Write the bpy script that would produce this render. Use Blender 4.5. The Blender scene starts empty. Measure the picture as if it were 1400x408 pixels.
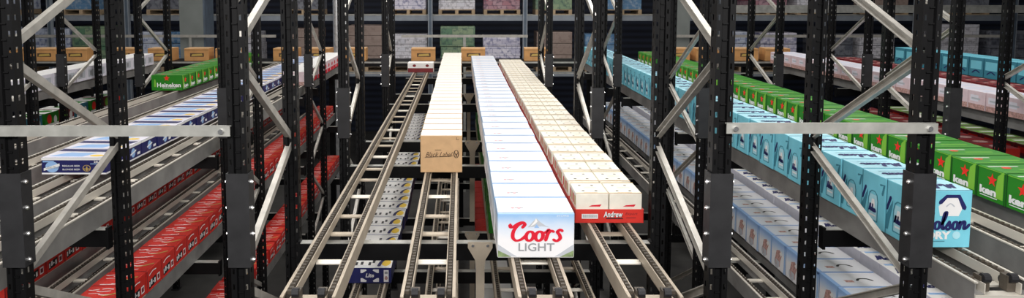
import bpy, bmesh, math, random
from mathutils import Vector, Matrix
random.seed(7)
S = bpy.context.scene
COL = S.collection
CAMZ = 4.6                      # height of the camera; h = distance below it
def Z(h): return CAMZ - h

# ------------------------------------------------------------------ materials
def mat(name, col, rough=0.6, metal=0.0, noise=0.0, nscale=8.0, spec=0.4, emit=None):
    m = bpy.data.materials.new(name); m.use_nodes = True
    nt = m.node_tree; b = nt.nodes['Principled BSDF']
    c = (col[0], col[1], col[2], 1)
    b.inputs['Base Color'].default_value = c
    b.inputs['Roughness'].default_value = rough
    b.inputs['Metallic'].default_value = metal
    b.inputs['Specular IOR Level'].default_value = spec
    if noise > 0:
        tc = nt.nodes.new('ShaderNodeTexCoord'); n = nt.nodes.new('ShaderNodeTexNoise')
        n.inputs['Scale'].default_value = nscale; n.inputs['Detail'].default_value = 5
        r = nt.nodes.new('ShaderNodeMapRange'); r.inputs[1].default_value = 0.3; r.inputs[2].default_value = 0.7
        r.inputs[3].default_value = 1 - noise; r.inputs[4].default_value = 1 + noise
        x = nt.nodes.new('ShaderNodeVectorMath'); x.operation = 'SCALE'
        x.inputs[0].default_value = col[:3]
        nt.links.new(tc.outputs['Object'], n.inputs['Vector']); nt.links.new(n.outputs['Fac'], r.inputs[0])
        nt.links.new(r.outputs[0], x.inputs['Scale']); nt.links.new(x.outputs[0], b.inputs['Base Color'])
    if emit:
        b.inputs['Emission Color'].default_value = c; b.inputs['Emission Strength'].default_value = emit
    return m

def grad(name, axis, stops, rough=0.5, noise=0.0):
    """colour ramp along an object axis (metres)"""
    m = bpy.data.materials.new(name); m.use_nodes = True
    nt = m.node_tree; b = nt.nodes['Principled BSDF']; b.inputs['Roughness'].default_value = rough
    tc = nt.nodes.new('ShaderNodeTexCoord'); sp = nt.nodes.new('ShaderNodeSeparateXYZ')
    nt.links.new(tc.outputs['Object'], sp.inputs[0])
    lo, hi = stops[0][0], stops[-1][0]
    mr = nt.nodes.new('ShaderNodeMapRange'); mr.inputs[1].default_value = lo; mr.inputs[2].default_value = hi
    src = sp.outputs['XYZ'.index(axis)]
    if noise:
        n = nt.nodes.new('ShaderNodeTexNoise'); n.inputs['Scale'].default_value = 14
        nt.links.new(tc.outputs['Object'], n.inputs['Vector'])
        a = nt.nodes.new('ShaderNodeMath'); a.operation = 'MULTIPLY_ADD'; a.inputs[1].default_value = noise
        nt.links.new(n.outputs['Fac'], a.inputs[0]); nt.links.new(src, a.inputs[2]); src = a.outputs[0]
    nt.links.new(src, mr.inputs[0])
    cr = nt.nodes.new('ShaderNodeValToRGB')
    e = cr.color_ramp.elements
    while len(e) < len(stops): e.new(0.5)
    for k, (p, c) in enumerate(stops):
        e[k].position = (p - lo) / (hi - lo); e[k].color = (c[0], c[1], c[2], 1)
    nt.links.new(mr.outputs[0], cr.inputs[0]); nt.links.new(cr.outputs[0], b.inputs['Base Color'])
    return m

def caps(name, c1, c2, c3, scale=6.0, rough=0.5):
    """stacked cases: brick pattern with voronoi blotches"""
    m = bpy.data.materials.new(name); m.use_nodes = True
    nt = m.node_tree; b = nt.nodes['Principled BSDF']; b.inputs['Roughness'].default_value = rough
    tc = nt.nodes.new('ShaderNodeTexCoord'); mp = nt.nodes.new('ShaderNodeMapping')
    mp.inputs['Rotation'].default_value = (math.pi / 2, 0, 0)
    nt.links.new(tc.outputs['Object'], mp.inputs[0])
    br = nt.nodes.new('ShaderNodeTexBrick'); br.inputs['Scale'].default_value = 1
    br.inputs['Brick Width'].default_value = 1.6 / scale; br.inputs['Row Height'].default_value = 0.8 / scale
    br.inputs['Mortar Size'].default_value = 0.006; br.inputs['Mortar Smooth'].default_value = 1.0
    br.inputs['Color1'].default_value = (*c1, 1); br.inputs['Color2'].default_value = (*c2, 1); br.inputs['Mortar'].default_value = (*c3, 1)
    nt.links.new(mp.outputs[0], br.inputs['Vector'])
    v = nt.nodes.new('ShaderNodeTexNoise'); v.inputs['Scale'].default_value = 11
    nt.links.new(tc.outputs['Object'], v.inputs['Vector'])
    r = nt.nodes.new('ShaderNodeMapRange'); r.inputs[1].default_value = .5; r.inputs[2].default_value = .66
    nt.links.new(v.outputs['Fac'], r.inputs[0])
    mx = nt.nodes.new('ShaderNodeMixRGB'); mx.inputs[2].default_value = (*c3, 1)
    k = nt.nodes.new('ShaderNodeMath'); k.operation = 'MULTIPLY'; k.inputs[1].default_value = .7
    nt.links.new(r.outputs[0], k.inputs[0]); nt.links.new(k.outputs[0], mx.inputs[0])
    nt.links.new(br.outputs[0], mx.inputs[1]); nt.links.new(mx.outputs[0], b.inputs['Base Color'])
    return m

M = {}
M['black'] = mat('black_paint', (.0035, .0035, .004), .5, 0, .3, 6, .22)
M['guard'] = mat('dark_grey_guard', (.028, .028, .03), .5, .1, .25, 9, .3)
M['galv'] = mat('galvanised_brace', (.46, .44, .40), .45, .35, .15, 14)
M['bar'] = mat('grey_tie_bar', (.42, .42, .39), .45, .35, .2, 10)
M['rail'] = mat('beige_rail', (.50, .43, .34), .5, .2, .15, 5)
M['plate'] = mat('grey_rail_plate', (.29, .285, .275), .45, .35, .3, 4)
M['gapshade'] = mat('gap_shade_blue', (.20,.34,.60), .5)  # edge strips that paint the shade in the gaps between cartons
M['lip'] = mat('pale_rail_lip', (.72, .68, .6), .4, .3)
M['track'] = mat('dark_roller', (.075, .062, .048), .5, 0, .2, 30)
M['trackbase'] = mat('track_base', (.03, .027, .023), .6)
M['steel'] = mat('bright_bolt', (.8, .8, .8), .25, .9)
M['white'] = mat('white_print', (.85, .85, .85), .5)
M['paper'] = mat('white_paper', (.86, .85, .83), .55, 0, .03)
M['cream'] = mat('cream_wrap', (.88, .84, .73), .45, 0, .06, 18)
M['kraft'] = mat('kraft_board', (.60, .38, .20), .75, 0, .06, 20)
M['krafttop'] = mat('kraft_top_lit', (.88, .85, .79), .7, 0, .05, 20)  # kraft paled to near white, painting in the strong light on carton tops
M['brown'] = mat('brown_ink', (.10, .055, .03), .6)
M['tanbox'] = mat('tan_board', (.58, .30, .11), .7, 0, .15, 6)
M['red'] = mat('red_board', (.66, .035, .025), .5, 0, .08, 10)
M['redink'] = mat('red_ink', (.70, .012, .035), .45)
M['darkred'] = mat('dark_red', (.20, .02, .025), .5, 0, .2, 12)
M['pink'] = mat('pale_pink', (.78, .62, .66), .5, 0, .08, 12)
M['lav'] = mat('pale_lavender', (.80, .78, .86), .5, 0, .05, 12)
M['navy'] = mat('navy_print', (.018, .022, .12), .45)
M['deepblue'] = mat('deep_blue', (.014, .016, .11), .45)
M['sky'] = mat('light_blue_print', (.30, .50, .82), .45)
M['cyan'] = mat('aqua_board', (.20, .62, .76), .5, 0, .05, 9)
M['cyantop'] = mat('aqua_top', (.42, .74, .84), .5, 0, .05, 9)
M['teal'] = mat('teal_print', (.05, .24, .33), .5)
M['green'] = mat('green_board', (.022, .22, .014), .4, 0, .06, 9)
M['greentop'] = mat('green_top', (.035, .25, .02), .4, 0, .05, 9)
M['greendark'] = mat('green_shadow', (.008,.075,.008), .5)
M['lime'] = mat('lime_print', (.22, .52, .05), .45)
M['star'] = mat('star_red', (.85, .03, .02), .45)
M['orange'] = mat('orange_print', (.85, .32, .10), .5)
M['yellow'] = mat('yellow_print', (.90, .62, .06), .45)
M['gold'] = mat('gold_print', (.55, .38, .10), .4)
M['grey'] = mat('grey_print', (.30, .31, .33), .5)
M['midgrey'] = mat('soft_grey_print', (.52, .55, .60), .5)
M['ink'] = mat('black_print', (.015, .015, .018), .5)
M['hill'] = mat('hill_green', (.22, .30, .14), .6, 0, .4, 40)
M['rosy'] = mat('horse_brown', (.50, .30, .27), .6, 0, .4, 60)
M['wood'] = mat('pallet_wood', (.42, .31, .2), .8, 0, .2, 8)
M['steelblue'] = mat('slate_steel', (.10, .13, .17), .5, .1, .2, 5)
M['beamgrey'] = mat('far_beam_grey', (.27, .30, .34), .5, .1, .12, 5)
M['colgrey'] = mat('column_grey', (.20, .22, .21), .6, 0, .1, 3)
M['foil'] = mat('wrapped_pipe', (.75, .75, .76), .3, .6, .25, 12)
M['coors'] = grad('mountain_carton', 'Z', [(0, (.86, .86, .88)), (.12, (.88, .88, .91)), (.20, (.62, .74, .90)), (.247, (.34, .56, .86))], .4, .03)
M['coorstop'] = grad('mountain_carton_top', 'Y', [(-.15, (.46, .64, .88)), (-.10, (.74, .82, .92)), (.03, (.88, .88, .90)), (.15, (.82, .84, .90))], .4, .05)
M['silver'] = grad('silver_carton', 'Z', [(0, (.86, .87, .89)), (.14, (.88, .88, .90)), (.20, (.5, .66, .9)), (.235, (.26, .45, .82))], .4, .03)
M['silvertop'] = grad('silver_top', 'X', [(-.20, (.30, .48, .84)), (-.13, (.74, .80, .90)), (.05, (.74, .74, .76)), (.2, (.62, .62, .66))], .4, .08)

# ------------------------------------------------------------------ mesh builder
class MB:
    def __init__(s): s.v = []; s.f = []; s.mi = []; s.ms = []
    def m(s, m):
        if m not in s.ms: s.ms.append(m)
        return s.ms.index(m)
    def poly(s, pts, m):
        b = len(s.v); s.v += [tuple(p) for p in pts]; s.f.append(tuple(range(b, b + len(pts)))); s.mi.append(s.m(m))
    def mesh(s, verts, faces, m):
        b = len(s.v); s.v += [tuple(p) for p in verts]; k = s.m(m)
        for f in faces: s.f.append(tuple(b + i for i in f)); s.mi.append(k)
    def box(s, x0, x1, y0, y1, z0, z1, m, top=None):
        vs = [(x0,y0,z0),(x1,y0,z0),(x1,y1,z0),(x0,y1,z0),(x0,y0,z1),(x1,y0,z1),(x1,y1,z1),(x0,y1,z1)]
        s.mesh(vs, [(0,3,2,1),(0,1,5,4),(1,2,6,5),(2,3,7,6),(3,0,4,7)], m); s.mesh(vs, [(4,5,6,7)], top or m)
    def bevbox(s, x0, x1, y0, y1, z0, z1, m, r=.006, top=None):
        bm = bmesh.new(); bmesh.ops.create_cube(bm, size=1)
        for v in bm.verts:
            v.co = ((x0+x1)/2 + v.co.x*(x1-x0), (y0+y1)/2 + v.co.y*(y1-y0), (z0+z1)/2 + v.co.z*(z1-z0))
        bmesh.ops.bevel(bm, geom=bm.edges[:], offset=r, segments=2, affect='EDGES', profile=.5)
        bm.normal_update(); bm.verts.index_update()
        vs = [v.co.copy() for v in bm.verts]; a = []; t = []
        for f in bm.faces: (t if top and f.normal.z > .9 else a).append([v.index for v in f.verts])
        s.mesh(vs, a, m)
        if t: s.mesh(vs, t, top)
        bm.free()
    def bar(s, p, q, w, d, m, up=(0,0,1)):
        p, q = Vector(p), Vector(q); t = (q-p).normalized(); a = t.cross(Vector(up))
        if a.length < 1e-4: a = t.cross(Vector((0,1,0)))
        a.normalize(); b = a.cross(t).normalized(); vs = []
        for e in (p, q):
            for i, j in ((-1,-1),(1,-1),(1,1),(-1,1)): vs.append(e + a*i*w/2 + b*j*d/2)
        s.mesh(vs, [(0,1,2,3),(7,6,5,4),(0,4,5,1),(1,5,6,2),(2,6,7,3),(3,7,4,0)], m)
    def cyl(s, p, q, r, m, n=12):
        p, q = Vector(p), Vector(q); t = (q-p).normalized(); a = t.cross(Vector((0,0,1)))
        if a.length < 1e-4: a = Vector((1,0,0))
        a.normalize(); b = t.cross(a); vs = []
        for e in (p, q):
            for k in range(n):
                g = 2*math.pi*k/n; vs.append(e + a*math.cos(g)*r + b*math.sin(g)*r)
        fs = [tuple(range(n-1,-1,-1)), tuple(range(n,2*n))] + [(k,(k+1)%n,n+(k+1)%n,n+k) for k in range(n)]
        s.mesh(vs, fs, m)
    def data(s, name):
        me = bpy.data.meshes.new(name); me.from_pydata(s.v, [], s.f)
        for m in s.ms: me.materials.append(m)
        me.polygons.foreach_set('material_index', s.mi); me.update(); return me

def link(name, me, parent=None, loc=(0,0,0), rot=(0,0,0)):
    o = bpy.data.objects.new(name, me); COL.objects.link(o); o.location = loc; o.rotation_euler = rot
    if parent is not None: o.parent = parent
    return o
def tag(o, label, cat, group=None):
    o['label'] = label; o['category'] = cat
    if group: o['group'] = group
    return o
def struct(o): o['kind'] = 'structure'; return o
def empty(name, loc): return link(name, None, None, loc)

WORDS = ['', 'first','second','third','fourth','fifth','sixth','seventh','eighth','ninth','tenth','eleventh','twelfth','thirteenth','fourteenth','fifteenth','sixteenth','seventeenth','eighteenth','nineteenth']
TENS = {2:('twenty','twentieth'),3:('thirty','thirtieth'),4:('forty','fortieth'),5:('fifty','fiftieth')}
def nth(n):
    if n < 20: return WORDS[n]
    t, u = divmod(n, 10)
    return TENS[t][1] if u == 0 else TENS[t][0] + '-' + WORDS[u]

# ------------------------------------------------------------------ lettering
_tc = {}
def text_geo(body, shear=0, offset=0):
    k = (body, shear, offset)
    if k in _tc: return _tc[k]
    cu = bpy.data.curves.new('t', 'FONT'); cu.body = body; cu.size = 1; cu.shear = shear; cu.offset = offset; cu.resolution_u = 3
    ob = bpy.data.objects.new('t', cu); COL.objects.link(ob); bpy.context.view_layer.update()
    dg = bpy.context.evaluated_depsgraph_get(); me = bpy.data.meshes.new_from_object(ob.evaluated_get(dg))
    vs = [(v.co.x, v.co.y) for v in me.vertices]; fs = [tuple(p.vertices) for p in me.polygons]
    bpy.data.objects.remove(ob); bpy.data.curves.remove(cu); bpy.data.meshes.remove(me)
    x0 = min(v[0] for v in vs); x1 = max(v[0] for v in vs); y0 = min(v[1] for v in vs); y1 = max(v[1] for v in vs)
    vs = [((x-x0)/(x1-x0), (y-y0)/(y1-y0)) for x, y in vs]
    _tc[k] = (vs, fs); return _tc[k]
def spline(pts, n=7):
    if len(pts) < 3: return pts
    P = [pts[0]] + list(pts) + [pts[-1]]; out = []
    for i in range(1, len(P)-2):
        for k in range(n):
            t = k/n; a, b, c, d = P[i-1], P[i], P[i+1], P[i+2]
            out.append(tuple(.5*((2*b[j]) + (-a[j]+c[j])*t + (2*a[j]-5*b[j]+4*c[j]-d[j])*t*t + (-a[j]+3*b[j]-3*c[j]+d[j])*t**3) for j in (0,1)))
    out.append(pts[-1]); return out
def ring(cx, cy, rx, ry, a0=90, n=14): return [(cx+rx*math.cos(math.radians(a0+360*k/n)), cy+ry*math.sin(math.radians(a0+360*k/n))) for k in range(n+1)]
SCRIPT = {
 'coors': ([[(.0,.90),(.03,.76),(.16,.78),(.36,.95),(.56,1.02),(.67,.90),(.58,.74)],
            [(.56,1.0),(.36,.86),(.20,.55),(.20,.22),(.36,.03),(.60,.08),(.80,.30)],
            ring(.98,.27,.17,.25), ring(1.42,.27,.17,.25), [(1.10,.42),(1.24,.36)],
            [(1.54,.42),(1.72,.50),(1.82,.62),(1.80,.40),(1.74,.04)], [(1.80,.40),(1.92,.56),(2.06,.52)],
            [(2.46,.56),(2.34,.62),(2.24,.50),(2.36,.32),(2.40,.14),(2.26,.01),(2.10,.08)]], 2.48),
 'molson': ([[(-.05,.02),(.08,.12),(.20,.60),(.28,.98),(.30,.55),(.30,.10),(.44,.55),(.62,1.0),(.62,.55),(.62,.12),(.72,.03),(.84,.18)],
             ring(1.0,.24,.15,.22), [(1.12,.36),(1.26,.34),(1.42,.70),(1.44,1.0),(1.34,.92),(1.30,.40),(1.36,.04),(1.52,.14),(1.70,.44)],
             [(1.68,.48),(1.74,.30),(1.80,.12),(1.68,.0),(1.56,.08)], [(1.80,.10),(1.94,.24)],
             ring(2.08,.24,.15,.22), [(2.20,.36),(2.34,.40),(2.38,.46),(2.36,.02)], [(2.38,.26),(2.54,.48),(2.64,.40),(2.64,.06),(2.78,.10),(2.92,.30)]], 2.95),
}
class Carton(MB):
    def __init__(s, w, l, h): super().__init__(); s.w, s.l, s.h = w, l, h
    def P(s, face, u, v, e):
        if face == 'front': return (u, -s.l/2 - e, v)
        if face == 'left': return (-s.w/2 - e, -u, v)
        if face == 'right': return (s.w/2 + e, u, v)
        return (u, v, s.h + e)
    def shape(s, face, pts, m, layer=1): s.poly([s.P(face, u, v, .0006*layer) for u, v in pts], m)
    def rect(s, face, u0, u1, v0, v1, m, layer=1): s.shape(face, [(u0,v0),(u1,v0),(u1,v1),(u0,v1)], m, layer)
    def disc(s, face, cu, cv, ru, rv, m, layer=1, n=18): s.shape(face, [(cu+ru*math.cos(2*math.pi*k/n), cv+rv*math.sin(2*math.pi*k/n)) for k in range(n)], m, layer)
    def text(s, face, body, u0, u1, v0, v1, m, layer=2, shear=0, bold=0, flip=False):
        vs, fs = text_geo(body, shear, bold)
        out = []
        for x, y in vs:
            if flip: x, y = 1-x, 1-y
            out.append(s.P(face, u0+(u1-u0)*x, v0+(v1-v0)*y, .0006*layer))
        s.mesh(out, fs, m)
    def stroke(s, face, pts, wd, m, layer=2, smooth=True):
        p = spline(pts) if smooth else pts
        L, R = [], []
        for i, q in enumerate(p):
            a = p[max(0,i-1)]; b = p[min(len(p)-1,i+1)]; dx, dy = b[0]-a[0], b[1]-a[1]; n = math.hypot(dx,dy) or 1
            ww = wd*(1.0 + .35*abs(dy)/n - .25*abs(dx)/n)/2
            L.append((q[0]-dy/n*ww, q[1]+dx/n*ww)); R.append((q[0]+dy/n*ww, q[1]-dx/n*ww))
        vs = [s.P(face, u, v, .0006*layer) for u, v in L+R]; n = len(L)
        s.mesh(vs, [(i,i+1,n+i+1,n+i) for i in range(n-1)], m)
        for qi, q in enumerate((p[0], p[-1])): s.disc(face, q[0], q[1], wd/2.4, wd/2.4, m, layer + .15*(qi+1), 8)
    def script(s, face, word, u0, u1, v0, v1, wd, m, layer=2, shear=.12, flip=False):
        st, W = SCRIPT[word]
        for li, line in enumerate(st):
            q = []
            for x, y in line:
                x = (x + shear*y)/(W+shear)
                if flip: x, y = 1-x, 1-y
                q.append((u0+(u1-u0)*x, v0+(v1-v0)*y))
            s.stroke(face, q, wd, m, layer + .45*li)
    def starshape(s, face, cu, cv, r, m, layer=2):
        s.shape(face, [(cu + (r if k%2==0 else r*.42)*math.sin(math.pi*k/5), cv + (r if k%2==0 else r*.42)*math.cos(math.pi*k/5)) for k in range(10)], m, layer)

# ------------------------------------------------------------------ the setting
def plane_obj(name, pts, m):
    b = MB(); b.poly(pts, m); return struct(link(name, b.data(name)))
M['floor'] = mat('concrete_floor', (.06, .058, .055), .7, 0, .3, 2)
M['wall'] = mat('navy_wall', (.012, .016, .035), .6, 0, .3, 1)
nt = M['wall'].node_tree
tcw = nt.nodes.new('ShaderNodeTexCoord'); wv = nt.nodes.new('ShaderNodeTexWave'); wv.bands_direction = 'Z'; wv.inputs['Scale'].default_value = 1.6
rp = nt.nodes.new('ShaderNodeValToRGB'); rp.color_ramp.elements[0].color = (.006,.008,.018,1); rp.color_ramp.elements[1].color = (.022,.03,.06,1)
nt.links.new(tcw.outputs['Object'], wv.inputs['Vector']); nt.links.new(wv.outputs['Fac'], rp.inputs[0]); nt.links.new(rp.outputs[0], nt.nodes['Principled BSDF'].inputs['Base Color'])
plane_obj('floor', [(-26,-4,0),(26,-4,0),(26,26,0),(-26,26,0)], M['floor'])
plane_obj('wall_back', [(-26,24,0),(26,24,0),(26,24,10),(-26,24,10)], M['wall'])
plane_obj('ceiling', [(-26,-4,10),(26,-4,10),(26,26,10),(-26,26,10)], M['colgrey'])

# ------------------------------------------------------------------ rack posts and frames
POSTH = 5.6
def post_mesh():
    """perforated upright: folded omega channel with punched slots"""
    b = MB(); prof = [(-.026,.070),(-.044,.070),(-.044,.0),(-.018,.0),(-.012,.014),(.012,.014),(.018,.0),(.044,.0),(.044,.070),(.026,.070)]
    pitch = .075; n = int(POSTH/pitch); m = M['black']
    for i in range(len(prof)-1):
        a, c = prof[i], prof[i+1]
        L = math.hypot(c[0]-a[0], c[1]-a[1]); hole = L > .02 and i in (1, 2, 6, 7)
        def pt(t, z): return (a[0]+(c[0]-a[0])*t, a[1]+(c[1]-a[1])*t, z)
        if not hole:
            b.poly([pt(0,0), pt(1,0), pt(1,POSTH), pt(0,POSTH)], m); continue
        t0, t1 = (.28, .62) if L < .05 else (.30, .48)
        b.poly([pt(0,0), pt(t0,0), pt(t0,POSTH), pt(0,POSTH)], m); b.poly([pt(t1,0), pt(1,0), pt(1,POSTH), pt(t1,POSTH)], m)
        for k in range(n):
            z = k*pitch; b.poly([pt(t0,z), pt(t1,z), pt(t1,z+pitch-.026), pt(t0,z+pitch-.026)], m)
    # rungs: small pressed ribs between the two front webs
    for k in range(n): b.box(-.0125,.0125,.004,.013,k*pitch+.03,k*pitch+.036,m)
    return b.data('rack_post')
ME_POST = post_mesh()
b = MB(); b.box(-.06,.06,-.03,.10,0,.012,M['guard']); ME_FOOT = b.data('foot_plate')
b = MB()
b.box(-.053,.053,-.012,-.006,0,.45,M['guard']); b.box(-.053,-.047,-.006,.075,0,.45,M['guard']); b.box(.047,.053,-.006,.075,0,.45,M['guard']); ME_GUARD = b.data('post_guard')
b = MB(); b.cyl((0,0,0),(.007,0,0),.011,M['steel'],8); b.cyl((.007,0,0),(.013,0,0),.006,M['steel'],8); ME_BOLT = b.data('bolt')
def brace_mesh(p, q, w=.042):
    b = MB(); p, q = Vector(p), Vector(q); t = (q-p).normalized(); nrm = t.cross(Vector((1,0,0)))
    # open channel section: web and two flanges, pinched flat ends
    b.bar(p, q, w, .006, M['galv'], up=(1,0,0))
    side = Vector((1,0,0))
    n2 = t.cross(side).normalized()
    for sg in (-1, 1):
        o = n2*sg*(w/2-.002) - side*.014
        b.bar(p+o+t*.05, q+o-t*.05, .028, .005, M['galv'], up=tuple(n2))
    for e in (p, q): b.cyl(e - side*.012, e + side*.014, .010, M['steel'], 8)
    return b.data('diagonal_brace')
def make_frame(X, Ya, Yb, label, top=-.9, nb=5):
    r = empty('upright_frame', (X, Ya, 0)); tag(r, label, 'rack frame', 'black perforated rack frames')
    for y in (0, Yb-Ya):
        p = link('post', ME_POST, r, (0, y, 0)); link('foot_plate', ME_FOOT, p)
    g = link('post_guard', ME_GUARD, r, (0, 0, Z(1.29)))
    for sx in (-1, 1):
        for k in range(4): link('bolt', ME_BOLT, g, (sx*.053, .02, .03+.125*k), (0, 0, 0 if sx > 0 else math.pi))
    D = Yb-Ya
    for k in range(-1, nb):
        zf = Z(.31+1.1*k); zr = Z(.88+1.1*k); zn = Z(.31+1.1*(k+1))
        if zr < .15 or zn < .1: break
        link('diagonal_brace', brace_mesh((0,.05,zf),(0,D+.03,zr)), r); link('diagonal_brace', brace_mesh((0,D+.03,zr-.05),(0,.05,zn+.05)), r)
    return r
PLANES = {'L1':-1.04,'L2':-2.10,'R1':1.215,'R2':2.16,'L3':-4.43,'L4':-5.50,'R3':4.38,'R4':5.60}
YF = [(3.35,4.40),(6.42,7.46),(10.0,11.0)]
dist = ['nearest the viewer','in the second bank back','in the third bank back']
pn = {'L1':'just left of the middle lanes','L2':'on the outer side of the left gangway','R1':'just right of the middle lanes','R2':'on the outer side of the right gangway',
      'L3':'at the far side of the left lanes','L4':'beyond the left lanes and second gangway','R3':'at the far side of the right lanes','R4':'beyond the right lanes and second gangway'}
for k, X in PLANES.items():
    for i, (a, c) in enumerate(YF):
        if i == 0 and abs(X) > 4: continue
        if i == 1 and k == 'L4': continue
        make_frame(X, a, c, 'black perforated frame %s, %s' % (pn[k], dist[i]))

# tie bars across the gangways, on the front posts
def tie_bar(x0, x1, y, h, label):
    w = x1-x0; r = empty('tie_bar', ((x0+x1)/2, y, Z(h))); tag(r, label, 'bar', 'grey tie bars across the gangways')
    b = MB(); b.box(-w/2,w/2,-.006,0,-.024,.024,M['bar']); b.box(-w/2,w/2,-.004,.018,.019,.024,M['bar']); link('angle_section', b.data('angle_section'), r)
    for s in (-1,1):
        bo = MB(); bo.cyl((s*(w/2-.04),-.018,0),(s*(w/2-.04),-.005,0),.012,M['steel'],8); link('bolt', bo.data('bolt'), r)
tie_bar(-2.19, -1.06, 3.32, .635, 'pale grey tie bar crossing between the two nearest left posts')
tie_bar(1.22, 2.19, 3.32, .622, 'pale grey tie bar crossing between the two nearest right posts')

# ------------------------------------------------------------------ flow lanes
RAILH = {'beige': .090, 'grey': .125}
_lc = {}
def lane_meshes(L, tone):
    k = (round(L,2), tone)
    if k in _lc: return _lc[k]
    pm = M['rail'] if tone == 'beige' else M['plate']; lp = M['rail'] if tone == 'beige' else M['lip']
    H = RAILH[tone]
    def rail(s):
        b = MB(); s *= .83
        b.box(min(s*.155,s*.150), max(s*.155,s*.150), 0, L, -H-.012, -.004, pm)
        b.box(min(s*.157,s*.138), max(s*.157,s*.138), 0, L, -.010, -.003, lp)
        b.box(min(s*.150,s*.098), max(s*.150,s*.098), 0, L, -.062, -.057, pm)
        b.box(min(s*.102,s*.096), max(s*.102,s*.096), 0, L, -.062, -.012, lp)
        b.box(min(s*.152,s*.120), max(s*.152,s*.120), 0, L, -H-.012, -H-.007, pm)
        return b.data('rail')
    def track(s):
        s *= .83; b = MB(); b.box(min(s*.135,s*.107), max(s*.135,s*.107), .05, L, -.056, -.018, M['trackbase'])
        n = int((L-.1)/.042)
        for i in range(n):
            y = .06+i*.042
            b.box(min(s*.133,s*.109), max(s*.133,s*.109), y, y+.022, -.018, -.001, M['track'])
        return b.data('roller_track')
    _lc[k] = (rail(-1), rail(1), track(-1), track(1)); return _lc[k]
def rung_mesh(tone):
    b = MB(); m = M['rail'] if tone == 'beige' else M['lip']
    b.box(-.082,.082,-.026,.026,-.074,-.064,m); return b.data('rung')
def rod_mesh():
    b = MB(); b.cyl((-.082,-.016,-.078),(.082,-.016,-.078),.010,M['lip'],8); b.cyl((-.082,.016,-.078),(.082,.016,-.078),.010,M['lip'],8); return b.data('spacer_rod')
def stop_mesh():
    b = MB(); b.box(-.022,.022,0,.05,-.06,.012,M['track']); b.cyl((-.016,.0,.004),(.016,.0,.004),.022,M['ink'],10); b.cyl((-.018,.045,-.02),(.018,.045,-.02),.02,M['guard'],10)
    return b.data('lane_stop')
ME_RUNG = {t: rung_mesh(t) for t in ('beige','grey')}; ME_ROD = rod_mesh(); ME_STOP = stop_mesh()
def endplate(tone):
    b = MB(); m = M['rail'] if tone == 'beige' else M['lip']; b.box(-.128,.128,-.006,.0,-RAILH[tone]-.01,-.066,m); b.box(-.128,.128,-.006,.05,-.070,-.064,m); return b.data('end_plate')
ME_END = {t: endplate(t) for t in ('beige','grey')}
def make_lane(X, h, y0, y1, label, tone='grey', clear=None, group='roller flow lanes'):
    r = empty('flow_lane', (X, y0, Z(h))); tag(r, label, 'conveyor lane', group)
    a, c, ta, tb = lane_meshes(y1-y0, tone)
    for ra, tr in ((a, ta), (c, tb)):
        o = link('rail', ra, r); link('roller_track', tr, o)
    yc = (clear or y1) - y0; y = .14; k = 0
    while y < min(yc+.4, y1-y0-.1):
        link('rung', ME_RUNG[tone], r, (0, y, 0))
        if k % 2 == 0: link('spacer_rod', ME_ROD, r, (0, y+.50, 0))
        y += .95 if k % 2 == 0 else .36; k += 1
    link('end_plate', ME_END[tone], r)
    for s in (-1, 1): link('lane_stop', ME_STOP, r, (s*.062, .03, 0))
    return r
YA, YB = 3.32, 13.62
HA, HB, HC = 1.42, 2.38, 3.34           # middle bay levels
SA, SB, SC = 1.30, 2.26, 3.22           # side bay levels
up, lo, bo = 'upper level', 'second level', 'lowest level'
make_lane(-.72, HA, YA, YB, 'empty beige roller lane at the left of the middle bay, nearly bare', 'beige')
make_lane(-.155, HA, YA, YB, 'beige roller lane carrying the brown cardboard cartons', 'beige', 5.7)
make_lane(.40, HA, YA, YB, 'beige roller lane carrying the white and blue mountain cartons', 'beige', 3.9)
make_lane(.915, HA, YA, YB, 'beige roller lane carrying the red trays with cream packs', 'beige', 4.5)
make_lane(-.745, HB, YA+1.3, YB, 'lower beige lane carrying the navy and white flat cases', 'beige', 5.9)
make_lane(-.155, HB, YA+.6, YB, 'lower empty beige lane beneath the brown cartons', 'beige')
make_lane(.40, HB, YA+.6, YB, 'lower beige lane beneath the mountain cartons, holding green cartons far back', 'beige', 7)
make_lane(.925, HB, YA+.6, YB, 'lower empty beige lane beneath the red trays', 'beige')
make_lane(-.155, HC, 4.4, YB, 'bottom beige lane beneath the brown cartons, empty', 'beige')
make_lane(.36, HC, 4.4, YB, 'bottom beige lane with white cartons beneath the mountain row', 'beige', 5)
LA = [-2.35,-2.77,-3.32,-3.90]
for X, lab, cl in zip(LA, ['grey roller lane nearest the left gangway, empty in front, pink cartons far back','grey roller lane carrying the flat dark blue cases','empty grey roller lane between the dark blue cases and left green cartons','grey roller lane carrying the left green cartons, empty in front'],[10.2,5.2,13,9.7]):
    make_lane(X, SA, YA, YB, lab, 'grey', cl)
make_lane(-2.50, SB, 4.3, YB, 'lower grey lane carrying the nearer row of red cartons on the left', 'grey', 4.6)
make_lane(-3.05, SB, 4.3, YB, 'lower empty grey lane between the two red carton rows on the left', 'grey')
make_lane(-3.47, SB, 4.3, YB, 'lower grey lane carrying the farther row of red cartons on the left', 'grey', 4.6)
make_lane(-2.42, SC, 4.6, YB, 'lowest grey lane with red cartons beside the left gangway', 'grey', 5)
RA = [2.45,2.98,3.52,4.03]
for X, lab, cl in zip(RA, ['grey roller lane carrying the aqua cartons on the right','empty grey roller lane between the aqua cartons and right green cartons','grey roller lane carrying the long row of right green cartons','empty grey roller lane just outside the right green cartons'],[3.9,13,4,13]):
    make_lane(X, SA, YA-.12, YB, lab, 'grey', cl)
make_lane(2.36, SB, 4.3, YB, 'lower empty dark lane beside the silver blue cartons, right gangway edge', 'grey', 12)
make_lane(2.80, SB, 4.3, YB, 'lower grey lane carrying the silver blue cartons with horses', 'grey', 4.6)
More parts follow.
